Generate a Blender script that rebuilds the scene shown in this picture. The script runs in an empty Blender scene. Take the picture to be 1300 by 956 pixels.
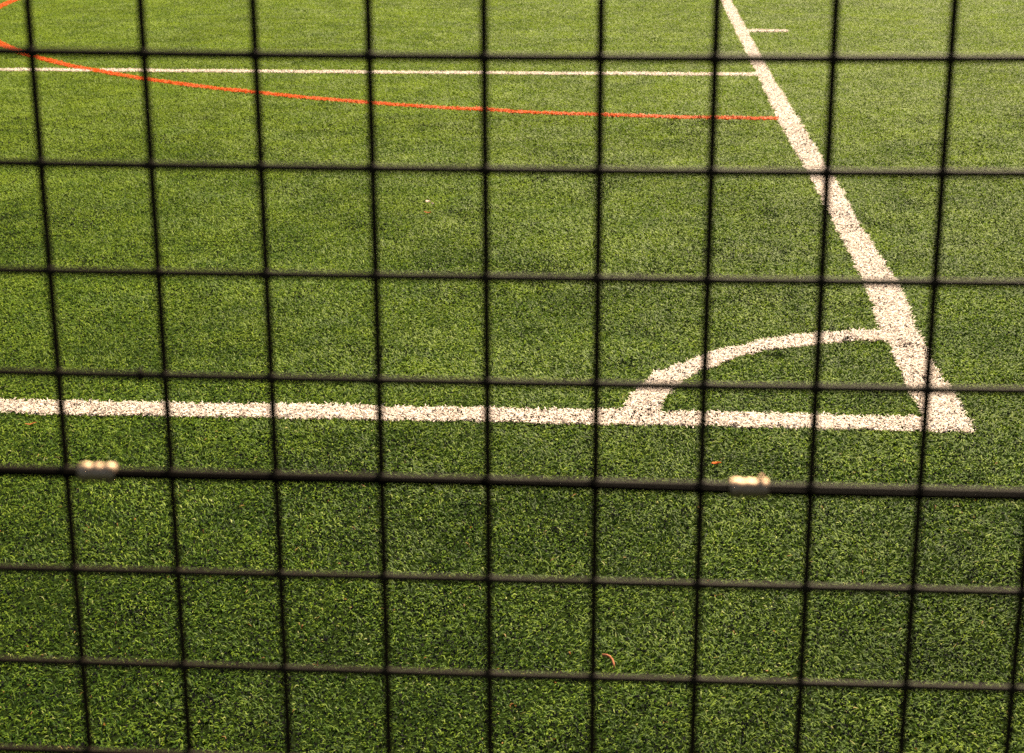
import bpy, bmesh, math
import numpy as np
from mathutils import Vector, Matrix

rng = np.random.default_rng(11)
scn = bpy.context.scene
COL = scn.collection

# ------------------------------------------------------------------ measures
# world frame: origin at the outer corner of the pitch, +X runs out along the
# goal line, +Y up the touch line, Z up; metres
YG = -0.0673986
U = np.array([math.cos(YG), math.sin(YG)]); N = np.array([-U[1], U[0]])
CORNER = np.array([1.25422778, 4.35092635])
F_PX, PITCH, ROLL, CAM_H = 2167.0, 0.297428, -0.0029918, 1.6
YF, FD, FX0, FZ0, CW, CH = -0.0646341, 0.73953, -0.2599138, 1.6 - 0.0982353, 0.05, 0.0496104

def to_world(g):
    """ground point measured from under the camera -> pitch frame"""
    g = np.atleast_2d(np.asarray(g, float)) - CORNER
    return np.stack([g @ U, g @ N], 1)

# ------------------------------------------------------------------ helpers
def link(o, parent=None):
    COL.objects.link(o)
    if parent: o.parent = parent
    return o

def tag(o, label=None, cat=None, group=None, kind=None):
    for k, v in (('label', label), ('category', cat), ('group', group), ('kind', kind)):
        if v: o[k] = v
    return o

def mesh_np(name, co, quads, mat, smooth=True, tint=None, parent=None):
    me = bpy.data.meshes.new(name)
    co = np.ascontiguousarray(co, np.float32); quads = np.ascontiguousarray(quads, np.int32)
    nv, nf, k = len(co), len(quads), quads.shape[1]
    me.vertices.add(nv); me.vertices.foreach_set('co', co.ravel())
    me.loops.add(nf * k); me.loops.foreach_set('vertex_index', quads.ravel())
    me.polygons.add(nf)
    me.polygons.foreach_set('loop_start', np.arange(0, nf * k, k, dtype=np.int32))
    me.polygons.foreach_set('use_smooth', np.full(nf, smooth))
    if tint is not None:
        a = me.attributes.new('tint', 'FLOAT', 'POINT')
        a.data.foreach_set('value', np.ascontiguousarray(tint, np.float32))
    me.update(calc_edges=True)
    me.materials.append(mat)
    return link(bpy.data.objects.new(name, me), parent)

def bm_obj(name, bm, mat, parent=None, smooth=True):
    me = bpy.data.meshes.new(name); bmesh.ops.recalc_face_normals(bm, faces=bm.faces)
    bm.to_mesh(me); bm.free(); me.materials.append(mat)
    for p in me.polygons: p.use_smooth = smooth
    return link(bpy.data.objects.new(name, me), parent)

def tube(bm, pts, radii, sides=10, caps=True):
    pts = [Vector(p) for p in pts]
    if not hasattr(radii, '__len__'): radii = [radii] * len(pts)
    rings = []; up = None
    for i, p in enumerate(pts):
        d = (pts[min(i + 1, len(pts) - 1)] - pts[max(i - 1, 0)]).normalized()
        if up is None:
            up = Vector((0, 0, 1)) if abs(d.z) < .9 else Vector((0, 1, 0))
        a = (up - d * up.dot(d)).normalized(); b = d.cross(a); up = a
        rings.append([bm.verts.new(p + (a * math.cos(t) + b * math.sin(t)) * radii[i])
                      for t in (2 * math.pi * k / sides for k in range(sides))])
    for r0, r1 in zip(rings, rings[1:]):
        for k in range(sides):
            bm.faces.new((r0[k], r0[(k + 1) % sides], r1[(k + 1) % sides], r1[k]))
    if caps:
        bm.faces.new(rings[0][::-1]); bm.faces.new(rings[-1])

def mat_new(name):
    m = bpy.data.materials.new(name); m.use_nodes = True
    nt = m.node_tree; b = nt.nodes['Principled BSDF']
    return m, nt, b

def node(nt, t, **kw):
    n = nt.nodes.new(t)
    for k, v in kw.items():
        if k in n.inputs: n.inputs[k].default_value = v
        else: setattr(n, k, v)
    return n

def ramp(nt, stops):
    r = nt.nodes.new('ShaderNodeValToRGB'); cr = r.color_ramp
    while len(cr.elements) < len(stops): cr.elements.new(0.5)
    for e, (p, c) in zip(cr.elements, stops): e.position = p; e.color = (*c, 1)
    return r

class Noise2:
    """smooth value noise on a lattice, for laying out the pile"""
    def __init__(s, cell, seed):
        s.c = cell; s.g = np.random.default_rng(seed).random((256, 256))
    def __call__(s, p):
        q = p / s.c; i = np.floor(q).astype(int); f = q - i; f = f * f * (3 - 2 * f)
        a = s.g[i[:, 0] % 256, i[:, 1] % 256]; b = s.g[(i[:, 0] + 1) % 256, i[:, 1] % 256]
        c = s.g[i[:, 0] % 256, (i[:, 1] + 1) % 256]; d = s.g[(i[:, 0] + 1) % 256, (i[:, 1] + 1) % 256]
        return (a * (1 - f[:, 0]) + b * f[:, 0]) * (1 - f[:, 1]) + (c * (1 - f[:, 0]) + d * f[:, 0]) * f[:, 1]

# ------------------------------------------------------------------ materials
def fibre_material(name, stops, patch=True, transl=0.32, rough=0.48):
    m, nt, b = mat_new(name)
    at = node(nt, 'ShaderNodeAttribute', attribute_name='tint')
    r = ramp(nt, stops)
    nt.links.new(at.outputs['Fac'], r.inputs['Fac'])
    col = r.outputs['Color']
    if patch:
        geo = node(nt, 'ShaderNodeNewGeometry')
        n1 = node(nt, 'ShaderNodeTexNoise', Scale=1.1, Detail=4.0, Roughness=.6)
        nt.links.new(geo.outputs['Position'], n1.inputs['Vector'])
        mr = node(nt, 'ShaderNodeMapRange')
        mr.inputs['From Min'].default_value = .3; mr.inputs['From Max'].default_value = .7
        mr.inputs['To Min'].default_value = .84; mr.inputs['To Max'].default_value = 1.14
        nt.links.new(n1.outputs['Fac'], mr.inputs['Value'])
        mx = node(nt, 'ShaderNodeVectorMath', operation='SCALE')
        nt.links.new(col, mx.inputs[0]); nt.links.new(mr.outputs[0], mx.inputs['Scale'])
        col = mx.outputs[0]
    nt.links.new(col, b.inputs['Base Color'])
    b.inputs['Roughness'].default_value = rough
    b.inputs['Specular IOR Level'].default_value = .02
    g2 = node(nt, 'ShaderNodeNewGeometry')            # soft ribbed fibre: shade as a rounded bundle standing up
    vm = node(nt, 'ShaderNodeVectorMath', operation='ADD'); vm.inputs[1].default_value = (0, 0, 1.7)
    vn = node(nt, 'ShaderNodeVectorMath', operation='NORMALIZE')
    nt.links.new(g2.outputs['Normal'], vm.inputs[0]); nt.links.new(vm.outputs[0], vn.inputs[0])
    nt.links.new(vn.outputs[0], b.inputs['Normal'])
    tr = node(nt, 'ShaderNodeBsdfTranslucent')
    nt.links.new(col, tr.inputs['Color'])
    mix = node(nt, 'ShaderNodeMixShader', Fac=transl)
    nt.links.new(b.outputs[0], mix.inputs[1]); nt.links.new(tr.outputs[0], mix.inputs[2])
    nt.links.new(mix.outputs[0], nt.nodes['Material Output'].inputs['Surface'])
    return m

M_GRASS = fibre_material('green_turf_fibre', [
    (0.00, (.015, .044, .009)), (.30, (.073, .146, .018)), (.62, (.188, .282, .032)),
    (.86, (.28, .39, .075)), (.93, (.40, .44, .17)), (.965, (.36, .27, .10)), (1.0, (.30, .09, .03))])
M_WHITE = fibre_material('white_turf_fibre', [(0, (.60, .50, .44)), (.4, (.77, .67, .60)), (1, (.86, .77, .70))], patch=False, transl=.2)
M_ORANGE = fibre_material('orange_turf_fibre', [(0, (.60, .09, .015)), (1, (.85, .15, .03))], patch=False, transl=.2)

def ground_material():
    m, nt, b = mat_new('turf_ground')
    geo = node(nt, 'ShaderNodeNewGeometry')
    n1 = node(nt, 'ShaderNodeTexNoise', Scale=260.0, Detail=3.0, Roughness=.7)
    n2 = node(nt, 'ShaderNodeTexNoise', Scale=.9, Detail=4.0)
    for n in (n1, n2): nt.links.new(geo.outputs['Position'], n.inputs['Vector'])
    r1 = ramp(nt, [(.35, (.006, .007, .004)), (.55, (.014, .026, .006)), (.75, (.04, .07, .012))])
    r2 = ramp(nt, [(.3, (.8, .8, .8)), (.7, (1.15, 1.15, 1.1))])
    nt.links.new(n1.outputs['Fac'], r1.inputs[0]); nt.links.new(n2.outputs['Fac'], r2.inputs[0])
    mx = node(nt, 'ShaderNodeVectorMath', operation='MULTIPLY')
    nt.links.new(r1.outputs[0], mx.inputs[0]); nt.links.new(r2.outputs[0], mx.inputs[1])
    nt.links.new(mx.outputs[0], b.inputs['Base Color'])
    b.inputs['Roughness'].default_value = .9; b.inputs['Specular IOR Level'].default_value = .0
    bp = node(nt, 'ShaderNodeBump', Strength=.6, Distance=.006)
    nt.links.new(n1.outputs['Fac'], bp.inputs['Height']); nt.links.new(bp.outputs[0], b.inputs['Normal'])
    return m
M_GROUND = ground_material()

def coated_wire_material(name='plastic_coated_wire', k=1.0):
    m, nt, b = mat_new(name)
    tc = node(nt, 'ShaderNodeTexCoord')
    n1 = node(nt, 'ShaderNodeTexNoise', Scale=120.0, Detail=5.0, Roughness=.65)
    nt.links.new(tc.outputs['Object'], n1.inputs['Vector'])
    r = ramp(nt, [(.3, (.013*k, .0085*k, .0042*k)), (.6, (.021*k, .014*k, .0078*k)), (.8, (.036*k, .024*k, .014*k))])
    nt.links.new(n1.outputs['Fac'], r.inputs[0]); nt.links.new(r.outputs[0], b.inputs['Base Color'])
    b.inputs['Roughness'].default_value = .55
    b.inputs['Specular IOR Level'].default_value = .06 * k
    bp = node(nt, 'ShaderNodeBump', Strength=.3, Distance=.0006)
    nt.links.new(n1.outputs['Fac'], bp.inputs['Height']); nt.links.new(bp.outputs[0], b.inputs['Normal'])
    return m
M_WIRE = coated_wire_material()
M_BLACKWIRE = coated_wire_material('black_straining_wire', .12)

def metal_material():
    m, nt, b = mat_new('zinc_metal')
    tc = node(nt, 'ShaderNodeTexCoord')
    n1 = node(nt, 'ShaderNodeTexNoise', Scale=300.0, Detail=4.0)
    nt.links.new(tc.outputs['Object'], n1.inputs['Vector'])
    r = ramp(nt, [(.3, (.30, .20, .13)), (.7, (.44, .32, .23))])
    nt.links.new(n1.outputs['Fac'], r.inputs[0]); nt.links.new(r.outputs[0], b.inputs['Base Color'])
    b.inputs['Metallic'].default_value = 1.0; b.inputs['Roughness'].default_value = .6
    return m
M_METAL = metal_material()

def litter_material(name, c0, c1, rough=.6):
    m, nt, b = mat_new(name)
    tc = node(nt, 'ShaderNodeTexCoord')
    n1 = node(nt, 'ShaderNodeTexNoise', Scale=160.0, Detail=4.0)
    nt.links.new(tc.outputs['Object'], n1.inputs['Vector'])
    r = ramp(nt, [(.35, c0), (.65, c1)])
    nt.links.new(n1.outputs['Fac'], r.inputs[0]); nt.links.new(r.outputs[0], b.inputs['Base Color'])
    b.inputs['Roughness'].default_value = .9; b.inputs['Specular IOR Level'].default_value = .1
    return m
M_ORLEAF = litter_material('orange_leaf', (.36, .07, .015), (.62, .13, .025))
M_TWIG = litter_material('orange_brown_stem', (.20, .07, .035), (.40, .15, .075))
M_RUST = litter_material('rust_brown', (.20, .05, .02), (.34, .10, .03))
M_PALE = litter_material('pale_petal', (.45, .33, .26), (.62, .50, .42))
M_STRAW = litter_material('straw_brown', (.26, .17, .06), (.40, .27, .10))

# ------------------------------------------------------------------ marking outlines (pitch frame)
TL = np.array([[-.09, 30], [-.115, 11.524], [-.113, 6.585], [-.12, 4.831], [-.107, 3.735], [-.098, 2.909], [-.097, 1.997], [-.099, 1.656], [-.102, 1.266], [-.123, .924], [-.118, .837], [-.119, .678], [-.122, .484], [-.121, .273], [-.117, .173], [-.117, -.003]])[::-1]
TR = np.array([[0, 30], [-.025, 11.528], [-.025, 6.589], [-.007, 4.837], [.001, 3.74], [.003, 2.914], [.009, 2.02], [.019, 1.662], [.016, 1.273], [-.008, .931], [0, .844], [-.011, .684], [-.009, .49], [.006, .28], [-.001, .18], [0.004, .019], [.012, -.003]])[::-1]
GT = np.array([[-12, .110], [-2.741, .109], [-2.511, .111], [-2.28, .108], [-1.827, .117], [-1.377, .116], [-.999, .118], [-.712, .115], [-.493, .115], [-.167, .117], [.02, .115]])
GB = np.array([[-12, 0], [-2.7, -.001], [-2.473, -.008], [-2.251, -.001], [-1.806, -.002], [-1.368, .008], [-.997, .003], [-.717, .005], [-.503, -.002], [-.184, .003], [.02, -.002]])
AO = np.array([[-.958, .114], [-.921, .302], [-.881, .4], [-.850, .485], [-.794, .545], [-.716, .645], [-.675, .701], [-.623, .745], [-.557, .780], [-.525, .814], [-.405, .890], [-.31, .914], [-.175, .945], [-.09, .955]])
AI = np.array([[-.853, .113], [-.830, .251], [-.806, .323], [-.724, .492], [-.685, .525], [-.623, .607], [-.579, .657], [-.541, .684], [-.477, .729], [-.362, .777], [-.279, .812], [-.22, .828], [-.12, .834], [-.09, .836]])
n_edge = Noise2(.05, 3)
def wob(p): return (n_edge(p) - .5) * .012

def in_touch(p):
    e = wob(p)
    return (p[:, 1] > -.003 + e) & (p[:, 0] > np.interp(p[:, 1], TL[:, 1], TL[:, 0]) + .003 + e) & (p[:, 0] < np.interp(p[:, 1], TR[:, 1], TR[:, 0]) - .003 + e)
def in_goal(p):
    e = wob(p)
    return (p[:, 0] < -.117) & (p[:, 1] < np.interp(p[:, 0], GT[:, 0], GT[:, 1]) - .005 + e) & (p[:, 1] > np.interp(p[:, 0], GB[:, 0], GB[:, 1]) + .003 + e)
def polar(a): 
    an = np.arctan2(a[:, 1], -a[:, 0]); r = np.hypot(a[:, 0], a[:, 1]); k = np.argsort(an); return an[k], r[k]
AOp, AIp = polar(AO), polar(AI)
def in_arc(p):
    an = np.arctan2(p[:, 1], -p[:, 0]); r = np.hypot(p[:, 0], p[:, 1]); e = wob(p)
    return (p[:, 0] < -.10) & (p[:, 1] > .10) & (r < np.interp(an, *AOp) - .006 + e) & (r > np.interp(an, *AIp) + .004 + e)
def in_box(p):      # the far white line parallel to the goal line
    e = wob(p)
    return (abs(p[:, 1] - 6.728 + e) < .05) & (p[:, 0] < -.115) & (p[:, 0] > -14)
def in_tick(p):
    e = wob(p)
    return (abs(p[:, 1] - 9.11 + e) < .062) & (p[:, 0] > -.03) & (p[:, 0] < .285)
OC, ORAD = (-.129, 11.513), 6.472
def in_orange(p):
    r = np.hypot(p[:, 0] - OC[0], p[:, 1] - OC[1]); e = wob(p)
    return (abs(r - ORAD + e) < .037) & (p[:, 0] < -.11)

# ------------------------------------------------------------------ ground
bm = bmesh.new()
S = 400
for x, y in ((-S, -S), (S, -S), (S, S), (-S, S)): bm.verts.new((x, y, 0))
bm.faces.new(bm.verts)
tag(bm_obj('ground', bm, M_GROUND, smooth=False), kind='structure')

# ------------------------------------------------------------------ turf fibres
n_lean = Noise2(.16, 5); n_lean2 = Noise2(.55, 6); n_thin = Noise2(.09, 7); n_thin2 = Noise2(.33, 17)
n_tone = Noise2(.12, 8); n_len = Noise2(.22, 9)

def scatter(y0, y1, kx, cx, dens, power, inner=None):
    """random roots between depths y0..y1 (measured from under the camera)"""
    out = []; edges = np.linspace(y0, y1, int((y1 - y0) / .25) + 1)
    for a, b in zip(edges, edges[1:]):
        w = kx * b + cx; rho = dens * (3 / max(b, 3)) ** power
        n = int(2 * w * (b - a) * rho)
        out.append(np.stack([rng.uniform(-w, w, n), rng.uniform(a, b, n)], 1))
    g = np.concatenate(out)
    if inner: g = g[abs(g[:, 0]) > inner[0] * g[:, 1] + inner[1]]
    return g

def fibres(name, roots, depth, mat, tint, length=.0138, width=.0023, flat=.5, kind='stuff'):
    n = len(roots)
    sc_w = np.where(depth > 3, (np.maximum(depth, 3) / 3) ** .45, 1)
    sc_l = np.where(depth > 3, (np.maximum(depth, 3) / 3) ** .12, 1)
    az = rng.uniform(0, 2 * np.pi, n)
    ln = 2 * np.pi * (n_lean(roots) * .8 + n_lean2(roots) * 1.2)
    k = rng.random(n) < .35
    az = np.where(k, ln + rng.normal(0, .5, n), az)
    L = length * sc_l * rng.uniform(.55, 1.25, n) * (.8 + .4 * n_len(roots))
    W = width * sc_w * rng.uniform(.7, 1.35, n)
    e0 = rng.uniform(.6, 1.4, n)                       # elevation of the lower half
    e1 = rng.uniform(-.5, .9, n) * (1 - flat)   # upper half lies over
    d = np.stack([np.cos(az), np.sin(az)], 1)
    tw = az + np.pi / 2 + rng.normal(0, .5, n)
    s = np.stack([np.cos(tw), np.sin(tw), rng.normal(0, .25, n)], 1)
    p0 = np.concatenate([roots, np.zeros((n, 1))], 1)
    L0 = L * rng.uniform(.35, .6, n); L1 = L - L0
    p1 = p0 + np.stack([d[:, 0] * np.cos(e0) * L0, d[:, 1] * np.cos(e0) * L0, np.sin(e0) * L0], 1)
    p2 = p1 + np.stack([d[:, 0] * np.cos(e1) * L1, d[:, 1] * np.cos(e1) * L1, np.sin(e1) * L1], 1)
    p2[:, 2] = np.maximum(p2[:, 2], .002)
    hw = (W / 2)[:, None]
    co = np.stack([p0 - s * hw, p0 + s * hw, p1 - s * hw, p1 + s * hw, p2 - s * hw * .35, p2 + s * hw * .35], 1)
    base = (np.arange(n) * 6)[:, None]
    q = np.stack([base + [0, 1, 3, 2], base + [2, 3, 5, 4]], 1).reshape(-1, 4)
    o = mesh_np(name, co.reshape(-1, 3), q, mat, tint=np.repeat(tint, 6))
    return tag(o, kind=kind)

main = scatter(1.7, 18.5, .325, .55, 37000, .78)
side = scatter(1.0, 20, .62, 2.6, 7000, 1.0, inner=(.325, .55))
back = scatter(18.5, 34, .45, 2.0, 9000, 1.12)
g = np.concatenate([main, side, back])
depth = g[:, 1].copy()
p = to_world(g)
cls = np.zeros(len(p), int)
for k, fn in ((2, in_box), (3, in_tick), (4, in_arc), (5, in_goal), (6, in_touch), (1, in_orange)):
    cls[fn(p)] = k
# bare patches where black rubber crumb shows between the fibres
thin = n_thin(p) * .5 + n_thin2(p) * .5
for sx, sy, sr in ((-.95, .56, .07), (-.24, .84, .06), (-.16, .82, .05), (-.48, .66, .08), (-.06, .78, .06), (-1.25, .9, .1), (.02, .22, .05), (-3.1, .35, .1)):
    thin = np.maximum(thin, 1.05 * np.exp(-(((p[:, 0] - sx) ** 2 + ((p[:, 1] - sy) * 1.2) ** 2) / sr ** 2)))   # scuffed spots
strip = np.clip((-.05 - p[:, 1]) / .5, 0, 1) * .22       # pile is thinner and fuller of crumb in the run-off strip by the fence
keep = rng.random(len(p)) < np.where(cls == 0, (1 - strip) * np.clip(1.2 - 1.15 * np.clip((thin - .80) / .2, 0, 1), .12, 1), np.clip(1.2 - 1.0 * np.clip((thin - .68) / .25, 0, 1), .3, 1))
p, depth, cls = p[keep], depth[keep], cls[keep]

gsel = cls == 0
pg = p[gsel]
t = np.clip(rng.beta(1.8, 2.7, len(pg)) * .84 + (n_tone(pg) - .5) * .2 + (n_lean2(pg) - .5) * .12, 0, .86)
t = np.clip(t - .07 * np.clip((-.05 - pg[:, 1]) / .5, 0, 1), 0, .86)      # fibre tone lowered across the run-off strip
u = rng.random(len(pg))
t = np.where(u > .986, rng.uniform(.88, .945, len(pg)), t)
t = np.where(u > .9965, rng.uniform(.95, 1.0, len(pg)), t)
lod_lift = np.clip((depth[gsel] - 3.8) / 6, 0, 1) * .8          # one far fibre stands for several; brighter light at distance painted into its tone
t = t * (1 - lod_lift) + (.57 + (n_tone(pg) - .5) * .2) * lod_lift
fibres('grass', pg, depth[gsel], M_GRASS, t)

for k, (nm, mt) in {1: ('orange_marking_line', M_ORANGE), 2: ('penalty_box_line', M_WHITE), 3: ('touch_line_tick', M_WHITE),
                    4: ('corner_arc', M_WHITE), 5: ('goal_line', M_WHITE), 6: ('touch_line', M_WHITE)}.items():
    s_ = cls == k
    pk = np.concatenate([p[s_]] + [p[s_] + rng.normal(0, .002, (s_.sum(), 2)) for _ in (0, 1)])
    dk = np.concatenate([depth[s_]] * 3)
    fibres(nm, pk, dk, mt, rng.random(len(pk)), length=.0175, width=.0026, kind='structure')

# black rubber crumb worked up between the fibres
M_CRUMB = litter_material('black_rubber_crumb', (.008, .008, .009), (.022, .021, .022), .7)
gc = scatter(1.8, 9.5, .325, .4, 16000, .6)
pc = to_world(gc)
th = n_thin(pc) * .5 + n_thin2(pc) * .5
for sx, sy, sr in ((-.95, .56, .08), (-.24, .82, .08), (-.48, .66, .09), (-.06, .78, .06)):
    th = np.maximum(th, 1.1 * np.exp(-(((pc[:, 0] - sx) ** 2 + (pc[:, 1] - sy) ** 2) / sr ** 2)))
pc = pc[rng.random(len(pc)) < np.clip((np.minimum(th, .7) * (th < .79) + th * (th >= .79) - .46) * 1.5, .05, 1) * .8 + .16 * np.clip((-.05 - pc[:, 1]) / .5, 0, 1)]
n = len(pc); r = rng.uniform(.0009, .0024, n)[:, None, None]
tet = np.array([[1, 1, 1], [-1, -1, 1], [-1, 1, -1], [1, -1, -1]], float)
vv = tet[None] * r + rng.normal(0, .25, (n, 4, 3)) * r
vv += np.concatenate([pc, rng.uniform(.006, .017, (n, 1))], 1)[:, None]
fc = (np.arange(n) * 4)[:, None, None] + np.array([[0, 1, 2], [0, 3, 1], [0, 2, 3], [1, 3, 2]])[None]
tag(mesh_np('rubber_crumb', vv.reshape(-1, 3), fc.reshape(-1, 3), M_CRUMB, smooth=False), kind='stuff')

# ------------------------------------------------------------------ mesh fence
uf = np.array([math.cos(YF), math.sin(YF)]); nf = np.array([-uf[1], uf[0]])
f0 = to_world([uf * FX0 + nf * FD])[0]
fdir = to_world([uf * (FX0 + 1) + nf * FD])[0] - f0
fence = bpy.data.objects.new('mesh_fence', None); link(fence)
fence.location = (f0[0], f0[1], 0); fence.rotation_euler.z = math.atan2(fdir[1], fdir[0])
tag(fence, 'dark square welded wire mesh fence standing in front of the corner of the pitch', 'fence')
# fence frame: x along the panel from the first wire in view, y away from the viewer, z up
R_W = .00186
ZTOP = FZ0 + 18 * CH; ZB = FZ0 - 30 * CH
bow = lambda x, z: .0012 * math.sin(x * 3.1 + z * 1.7) + .0008 * math.sin(z * 5.3)
fr = np.random.default_rng(4)
for i in range(-42, 53):
    bm = bmesh.new(); a, b = fr.normal(0, .0005, 2)
    zs = np.linspace(.001, ZTOP + .012, 26)
    tube(bm, [(i * CW + a + b * math.sin(z * 4), .0028 + bow(i * CW, z), z) for z in zs], R_W, 12)
    bm_obj('vertical_wire', bm, M_WIRE, fence)
XL, XR = -42 * CW - .006, 52 * CW + .006
BENT = {0: (1.1, -2.8, -.1), 1: (.6, -2, .3), 2: (-.2, -.8, 1.6), 3: (.5, -1.7, .7), 4: (2.6, 1.6, 1.3), 5: (-.9, .2, 1.2), 6: (-1.3, -2, 0)}
def bend(j, x):
    """how far a row has been pushed up out of true, a millimetre at most"""
    if j not in BENT: return 0.0
    a_, b_, c_ = BENT[j]; q = (min(max(x, -.1), .55) - .214) / .2215
    return .000345 * (b_ + (c_ - a_) / 2 * q + ((c_ + a_) / 2 - b_) * min(q * q, 1.4)) + (.0005 if j == 4 else 0)
for j in range(-18, 31):
    bm = bmesh.new(); a, b = fr.normal(0, .00022, 2); z = FZ0 - j * CH
    near = -3 <= j <= 11
    if near:      # a slight swelling of the coating at every weld
        xs = sorted([XL, XR] + [i * CW + d for i in range(-42, 53) for d in (-.0042, -.0018, .0018, .0042)])
        rs = [R_W] + [R_W * (1.0 if abs(abs(x / CW - round(x / CW)) * CW) > .003 else fr.uniform(1.10, 1.22)) for x in xs[1:-1]] + [R_W]
    else:
        xs, rs = np.linspace(XL, XR, 60), R_W
    tube(bm, [(x, bow(x, z) - .0002, z + bend(j, x) + (a + b * math.sin(x * 5 + j)) * (.3 if j in BENT else 1)) for x in xs], rs, 12)
    bm_obj('horizontal_wire', bm, M_WIRE, fence)
# straining wire clipped along the fifth row in view
z4 = FZ0 - 4 * CH
bm = bmesh.new(); xs = np.linspace(XL, XR, 140)
tz = lambda x: z4 + bend(4, x) - .0008 + .0005 * math.sin(x * 9 + .6) - .0003 * math.sin(x * 23)
tube(bm, [(x, bow(x, z4) - .0034, tz(x)) for x in xs], .0019, 12)
tag(bm_obj('straining_wire', bm, M_BLACKWIRE, fence), 'thicker black straining wire running along one row of the mesh')

def clamp(x, tail):
    bm = bmesh.new()
    # three turns of a crimped ring pressed together
    Lc = .0172; prof = []
    for k in range(25):
        s = k / 24; lob = .5 - .5 * math.cos(2 * math.pi * 3 * s)
        prof.append((x - Lc / 2 + s * Lc, .0042 + .0005 * lob - (.0002 if 0.3 < s < .7 else 0)))
    y = bow(x, z4) - .0018; zc = (z4 + bend(4, x) + tz(x)) / 2 + .0004
    tube(bm, [(px, y, zc) for px, _ in prof], [r for _, r in prof], 20)
    if tail:
        tube(bm, [(x + .0052, y + .001, zc + .002), (x + .0056, y, zc + .0048), (x + .0056, y - .0005, zc + .0062)], [.0015, .0013, .0010], 10)
    o = bm_obj('clip', bm, M_METAL, fence)
    sq = o.data
    for v in sq.vertices: v.co.z = zc + (v.co.z - zc) * 1.0
    return o
# image column -> distance along the panel
tag(clamp(.0158, False), 'shiny metal clip left along the straining wire')
tag(clamp(.3214, True), 'shiny metal clip right along the straining wire')
# snag of coating on a row of mesh, left
bm = bmesh.new(); zz = FZ0 - 3 * CH + bend(3, .039)
tube(bm, [(.0390, bow(.039, zz) - .0012, zz - .0022), (.0392, bow(.039, zz) - .0014, zz + .0008), (.0393, bow(.039, zz) - .0006, zz + .0036)], [.0017, .0021, .0012], 10)
tag(bm_obj('weld_snag', bm, M_WIRE, fence), 'small dark lump standing up on a row of mesh wire')

# ------------------------------------------------------------------ litter on the turf
def leaf(name, x, y, z, L, W, rot, mat, label, cat, curl=.5, tilt=.2, nseg=8, group=None):
    bm = bmesh.new(); top = []; bot = []
    for k in range(nseg + 1):
        s = k / nseg; w = W * math.sin(math.pi * min(max(s, .03), .97)) ** .7
        a = (s - .5) * curl * 2
        cx = L * (s - .5); cz = L * .25 * curl * (s - .5) ** 2 * 4 + .0015 * math.sin(s * 9)
        for lst, off in ((top, .0003), (bot, -.0003)):
            lst.append([bm.verts.new((cx, w * q * .5 + .15 * L * math.sin(s * 3), cz + abs(q) * W * .25 + off)) for q in (-1, 0, 1)])
    for lst in (top, bot):
        for r0, r1 in zip(lst, lst[1:]):
            for q in (0, 1): bm.faces.new((r0[q], r0[q + 1], r1[q + 1], r1[q]))
    for q0 in (0, 2):
        for k in range(nseg): bm.faces.new((top[k][q0], top[k + 1][q0], bot[k + 1][q0], bot[k][q0]))
    for k in (0, nseg):
        for q in (0, 1): bm.faces.new((top[k][q], top[k][q + 1], bot[k][q + 1], bot[k][q]))
    o = bm_obj(name, bm, mat); o.location = (x, y, z); o.rotation_euler = (tilt, .1, rot)
    return tag(o, label, cat, group)

def stem(name, x, y, z, pts, r, mat, label, cat):
    bm = bmesh.new(); tube(bm, pts, r, 8)
    o = bm_obj(name, bm, mat); o.location = (x, y, z)
    return tag(o, label, cat)

stem('curled_stem', -.970, -1.408, .019, [(-.016, .024, .002), (-.009, .018, .005), (-.002, .010, .006), (.003, 0, .005), (.006, -.014, .004), (.007, -.028, .001)],
     [.0032, .0030, .0026, .0024, .0022, .0014], M_TWIG, 'curled orange brown stem lying on the grass nearest the viewer', 'stem')
leaf('orange_leaf', -.715, -.325, .019, .030, .008, .45, M_ORLEAF, 'bright orange leaf on the grass between the fence wires below the corner arc', 'leaf', curl=.6, tilt=.5)
leaf('pale_petal', -1.800, 2.70, .026, .024, .015, .2, M_PALE, 'pale pink petal on the open grass, larger of the touching pair', 'petal', tilt=.5)
leaf('pale_petal', -1.778, 2.685,   .022, .014, .010, -.5, M_PALE, 'small pale petal touching the right side of the larger one on the open grass', 'petal', tilt=.5)
leaf('rust_leaf', -1.782, 2.52, .020, .036, .006, -.1, M_RUST, 'narrow rust brown leaf on the grass just in front of the pale petals', 'leaf')
leaf('rust_leaf', -2.568, -.13, .017, .036, .005, .75, M_RUST, 'thin rust coloured leaf on the grass just below the goal line at far left', 'leaf')
leaf('straw_blade', -.765, -.63, .022, .034, .006, 1.75, M_STRAW, 'dry straw brown blade upright in the grass below the orange leaf', 'dry blade', tilt=.6)

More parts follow.
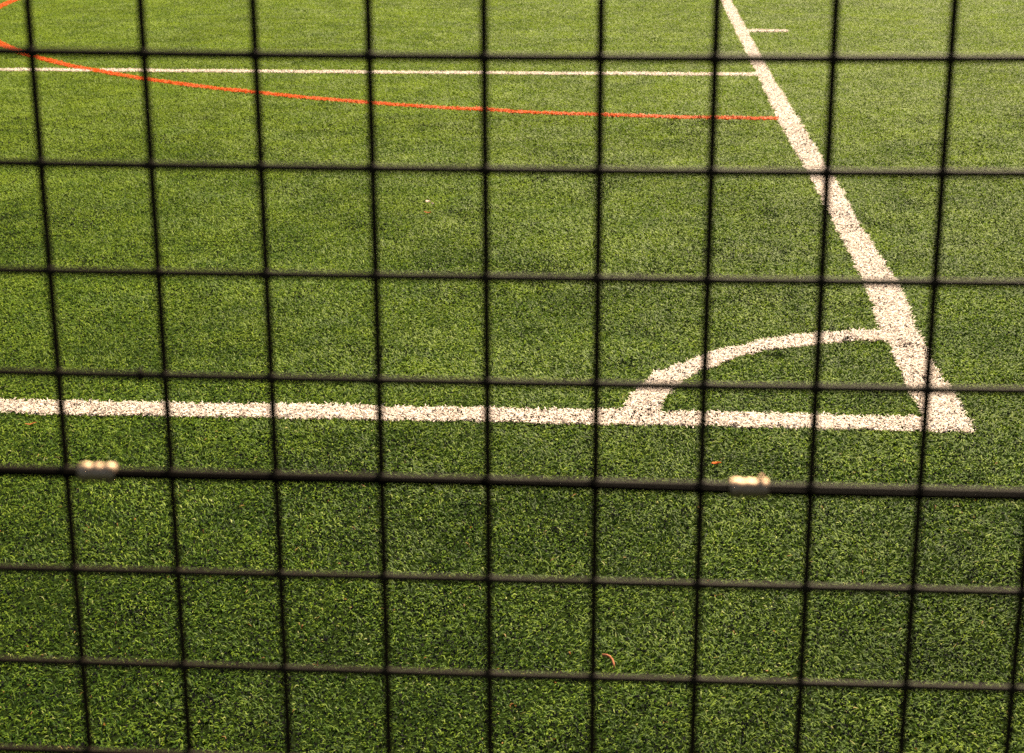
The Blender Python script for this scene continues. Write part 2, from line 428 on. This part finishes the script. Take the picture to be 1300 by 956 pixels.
# ------------------------------------------------------------------ camera
a = np.array([1., 0, 0]); fwd = np.array([0, math.cos(PITCH), -math.sin(PITCH)]); up = np.cross(a, fwd)
rt = math.cos(ROLL) * a + math.sin(ROLL) * up; up2 = -math.sin(ROLL) * a + math.cos(ROLL) * up
def rotw(v): return np.array([v[:2] @ U, v[:2] @ N, v[2]])
rt, up2, fw = rotw(rt), rotw(up2), rotw(fwd)
cd = bpy.data.cameras.new('camera'); cam = link(bpy.data.objects.new('camera', cd))
cpos = to_world([[0, 0]])[0]
M = Matrix.Identity(4)
for i in range(3):
    M[i][0], M[i][1], M[i][2] = rt[i], up2[i], -fw[i]
M[0][3], M[1][3], M[2][3] = cpos[0], cpos[1], CAM_H
cam.matrix_world = M
cd.sensor_fit = 'HORIZONTAL'; cd.sensor_width = 22.5; cd.lens = F_PX * 22.5 / 1300
cd.shift_y = -45 / 1300; cd.clip_start = .05; cd.clip_end = 2000
cd.dof.use_dof = True; cd.dof.focus_distance = 4.1; cd.dof.aperture_fstop = 9.0
scn.camera = cam

# ------------------------------------------------------------------ light
SUN_EL, SUN_AZ = math.radians(39), math.radians(12)   # azimuth: towards +Y, turned to +X
w = bpy.data.worlds.new('World'); scn.world = w; w.use_nodes = True
nt = w.node_tree; bg = nt.nodes['Background']
sky = nt.nodes.new('ShaderNodeTexSky'); sky.sky_type = 'NISHITA'; sky.sun_disc = False
sky.sun_elevation = SUN_EL; sky.sun_rotation = SUN_AZ; sky.dust_density = 4.0; sky.air_density = 1.0
nt.links.new(sky.outputs[0], bg.inputs['Color']); bg.inputs['Strength'].default_value = .055
ld = bpy.data.lights.new('sun', 'SUN'); ld.energy = 4.6; ld.angle = math.radians(20); ld.color = (1, .90, .76)
lo = link(bpy.data.objects.new('sun', ld))
sd = Vector((math.sin(SUN_AZ) * math.cos(SUN_EL), math.cos(SUN_AZ) * math.cos(SUN_EL), math.sin(SUN_EL)))
lo.rotation_euler = sd.to_track_quat('Z', 'Y').to_euler(); lo.location = (0, 0, 8)

vs = scn.view_settings
vs.view_transform = 'Standard'; vs.look = 'None'; vs.gamma = 1; vs.use_curve_mapping = False
vs.exposure = 1.6
try:
    vs.use_white_balance = True; vs.white_balance_temperature = 8000; vs.white_balance_tint = 10
except Exception: pass
scn.cycles.use_denoising = False
scn.cycles.sample_clamp_indirect = 2.0; scn.cycles.caustics_reflective = False; scn.cycles.caustics_refractive = False
scn.cycles.max_bounces = 6; scn.cycles.diffuse_bounces = 3; scn.cycles.transmission_bounces = 3
print('fibres', len(p))
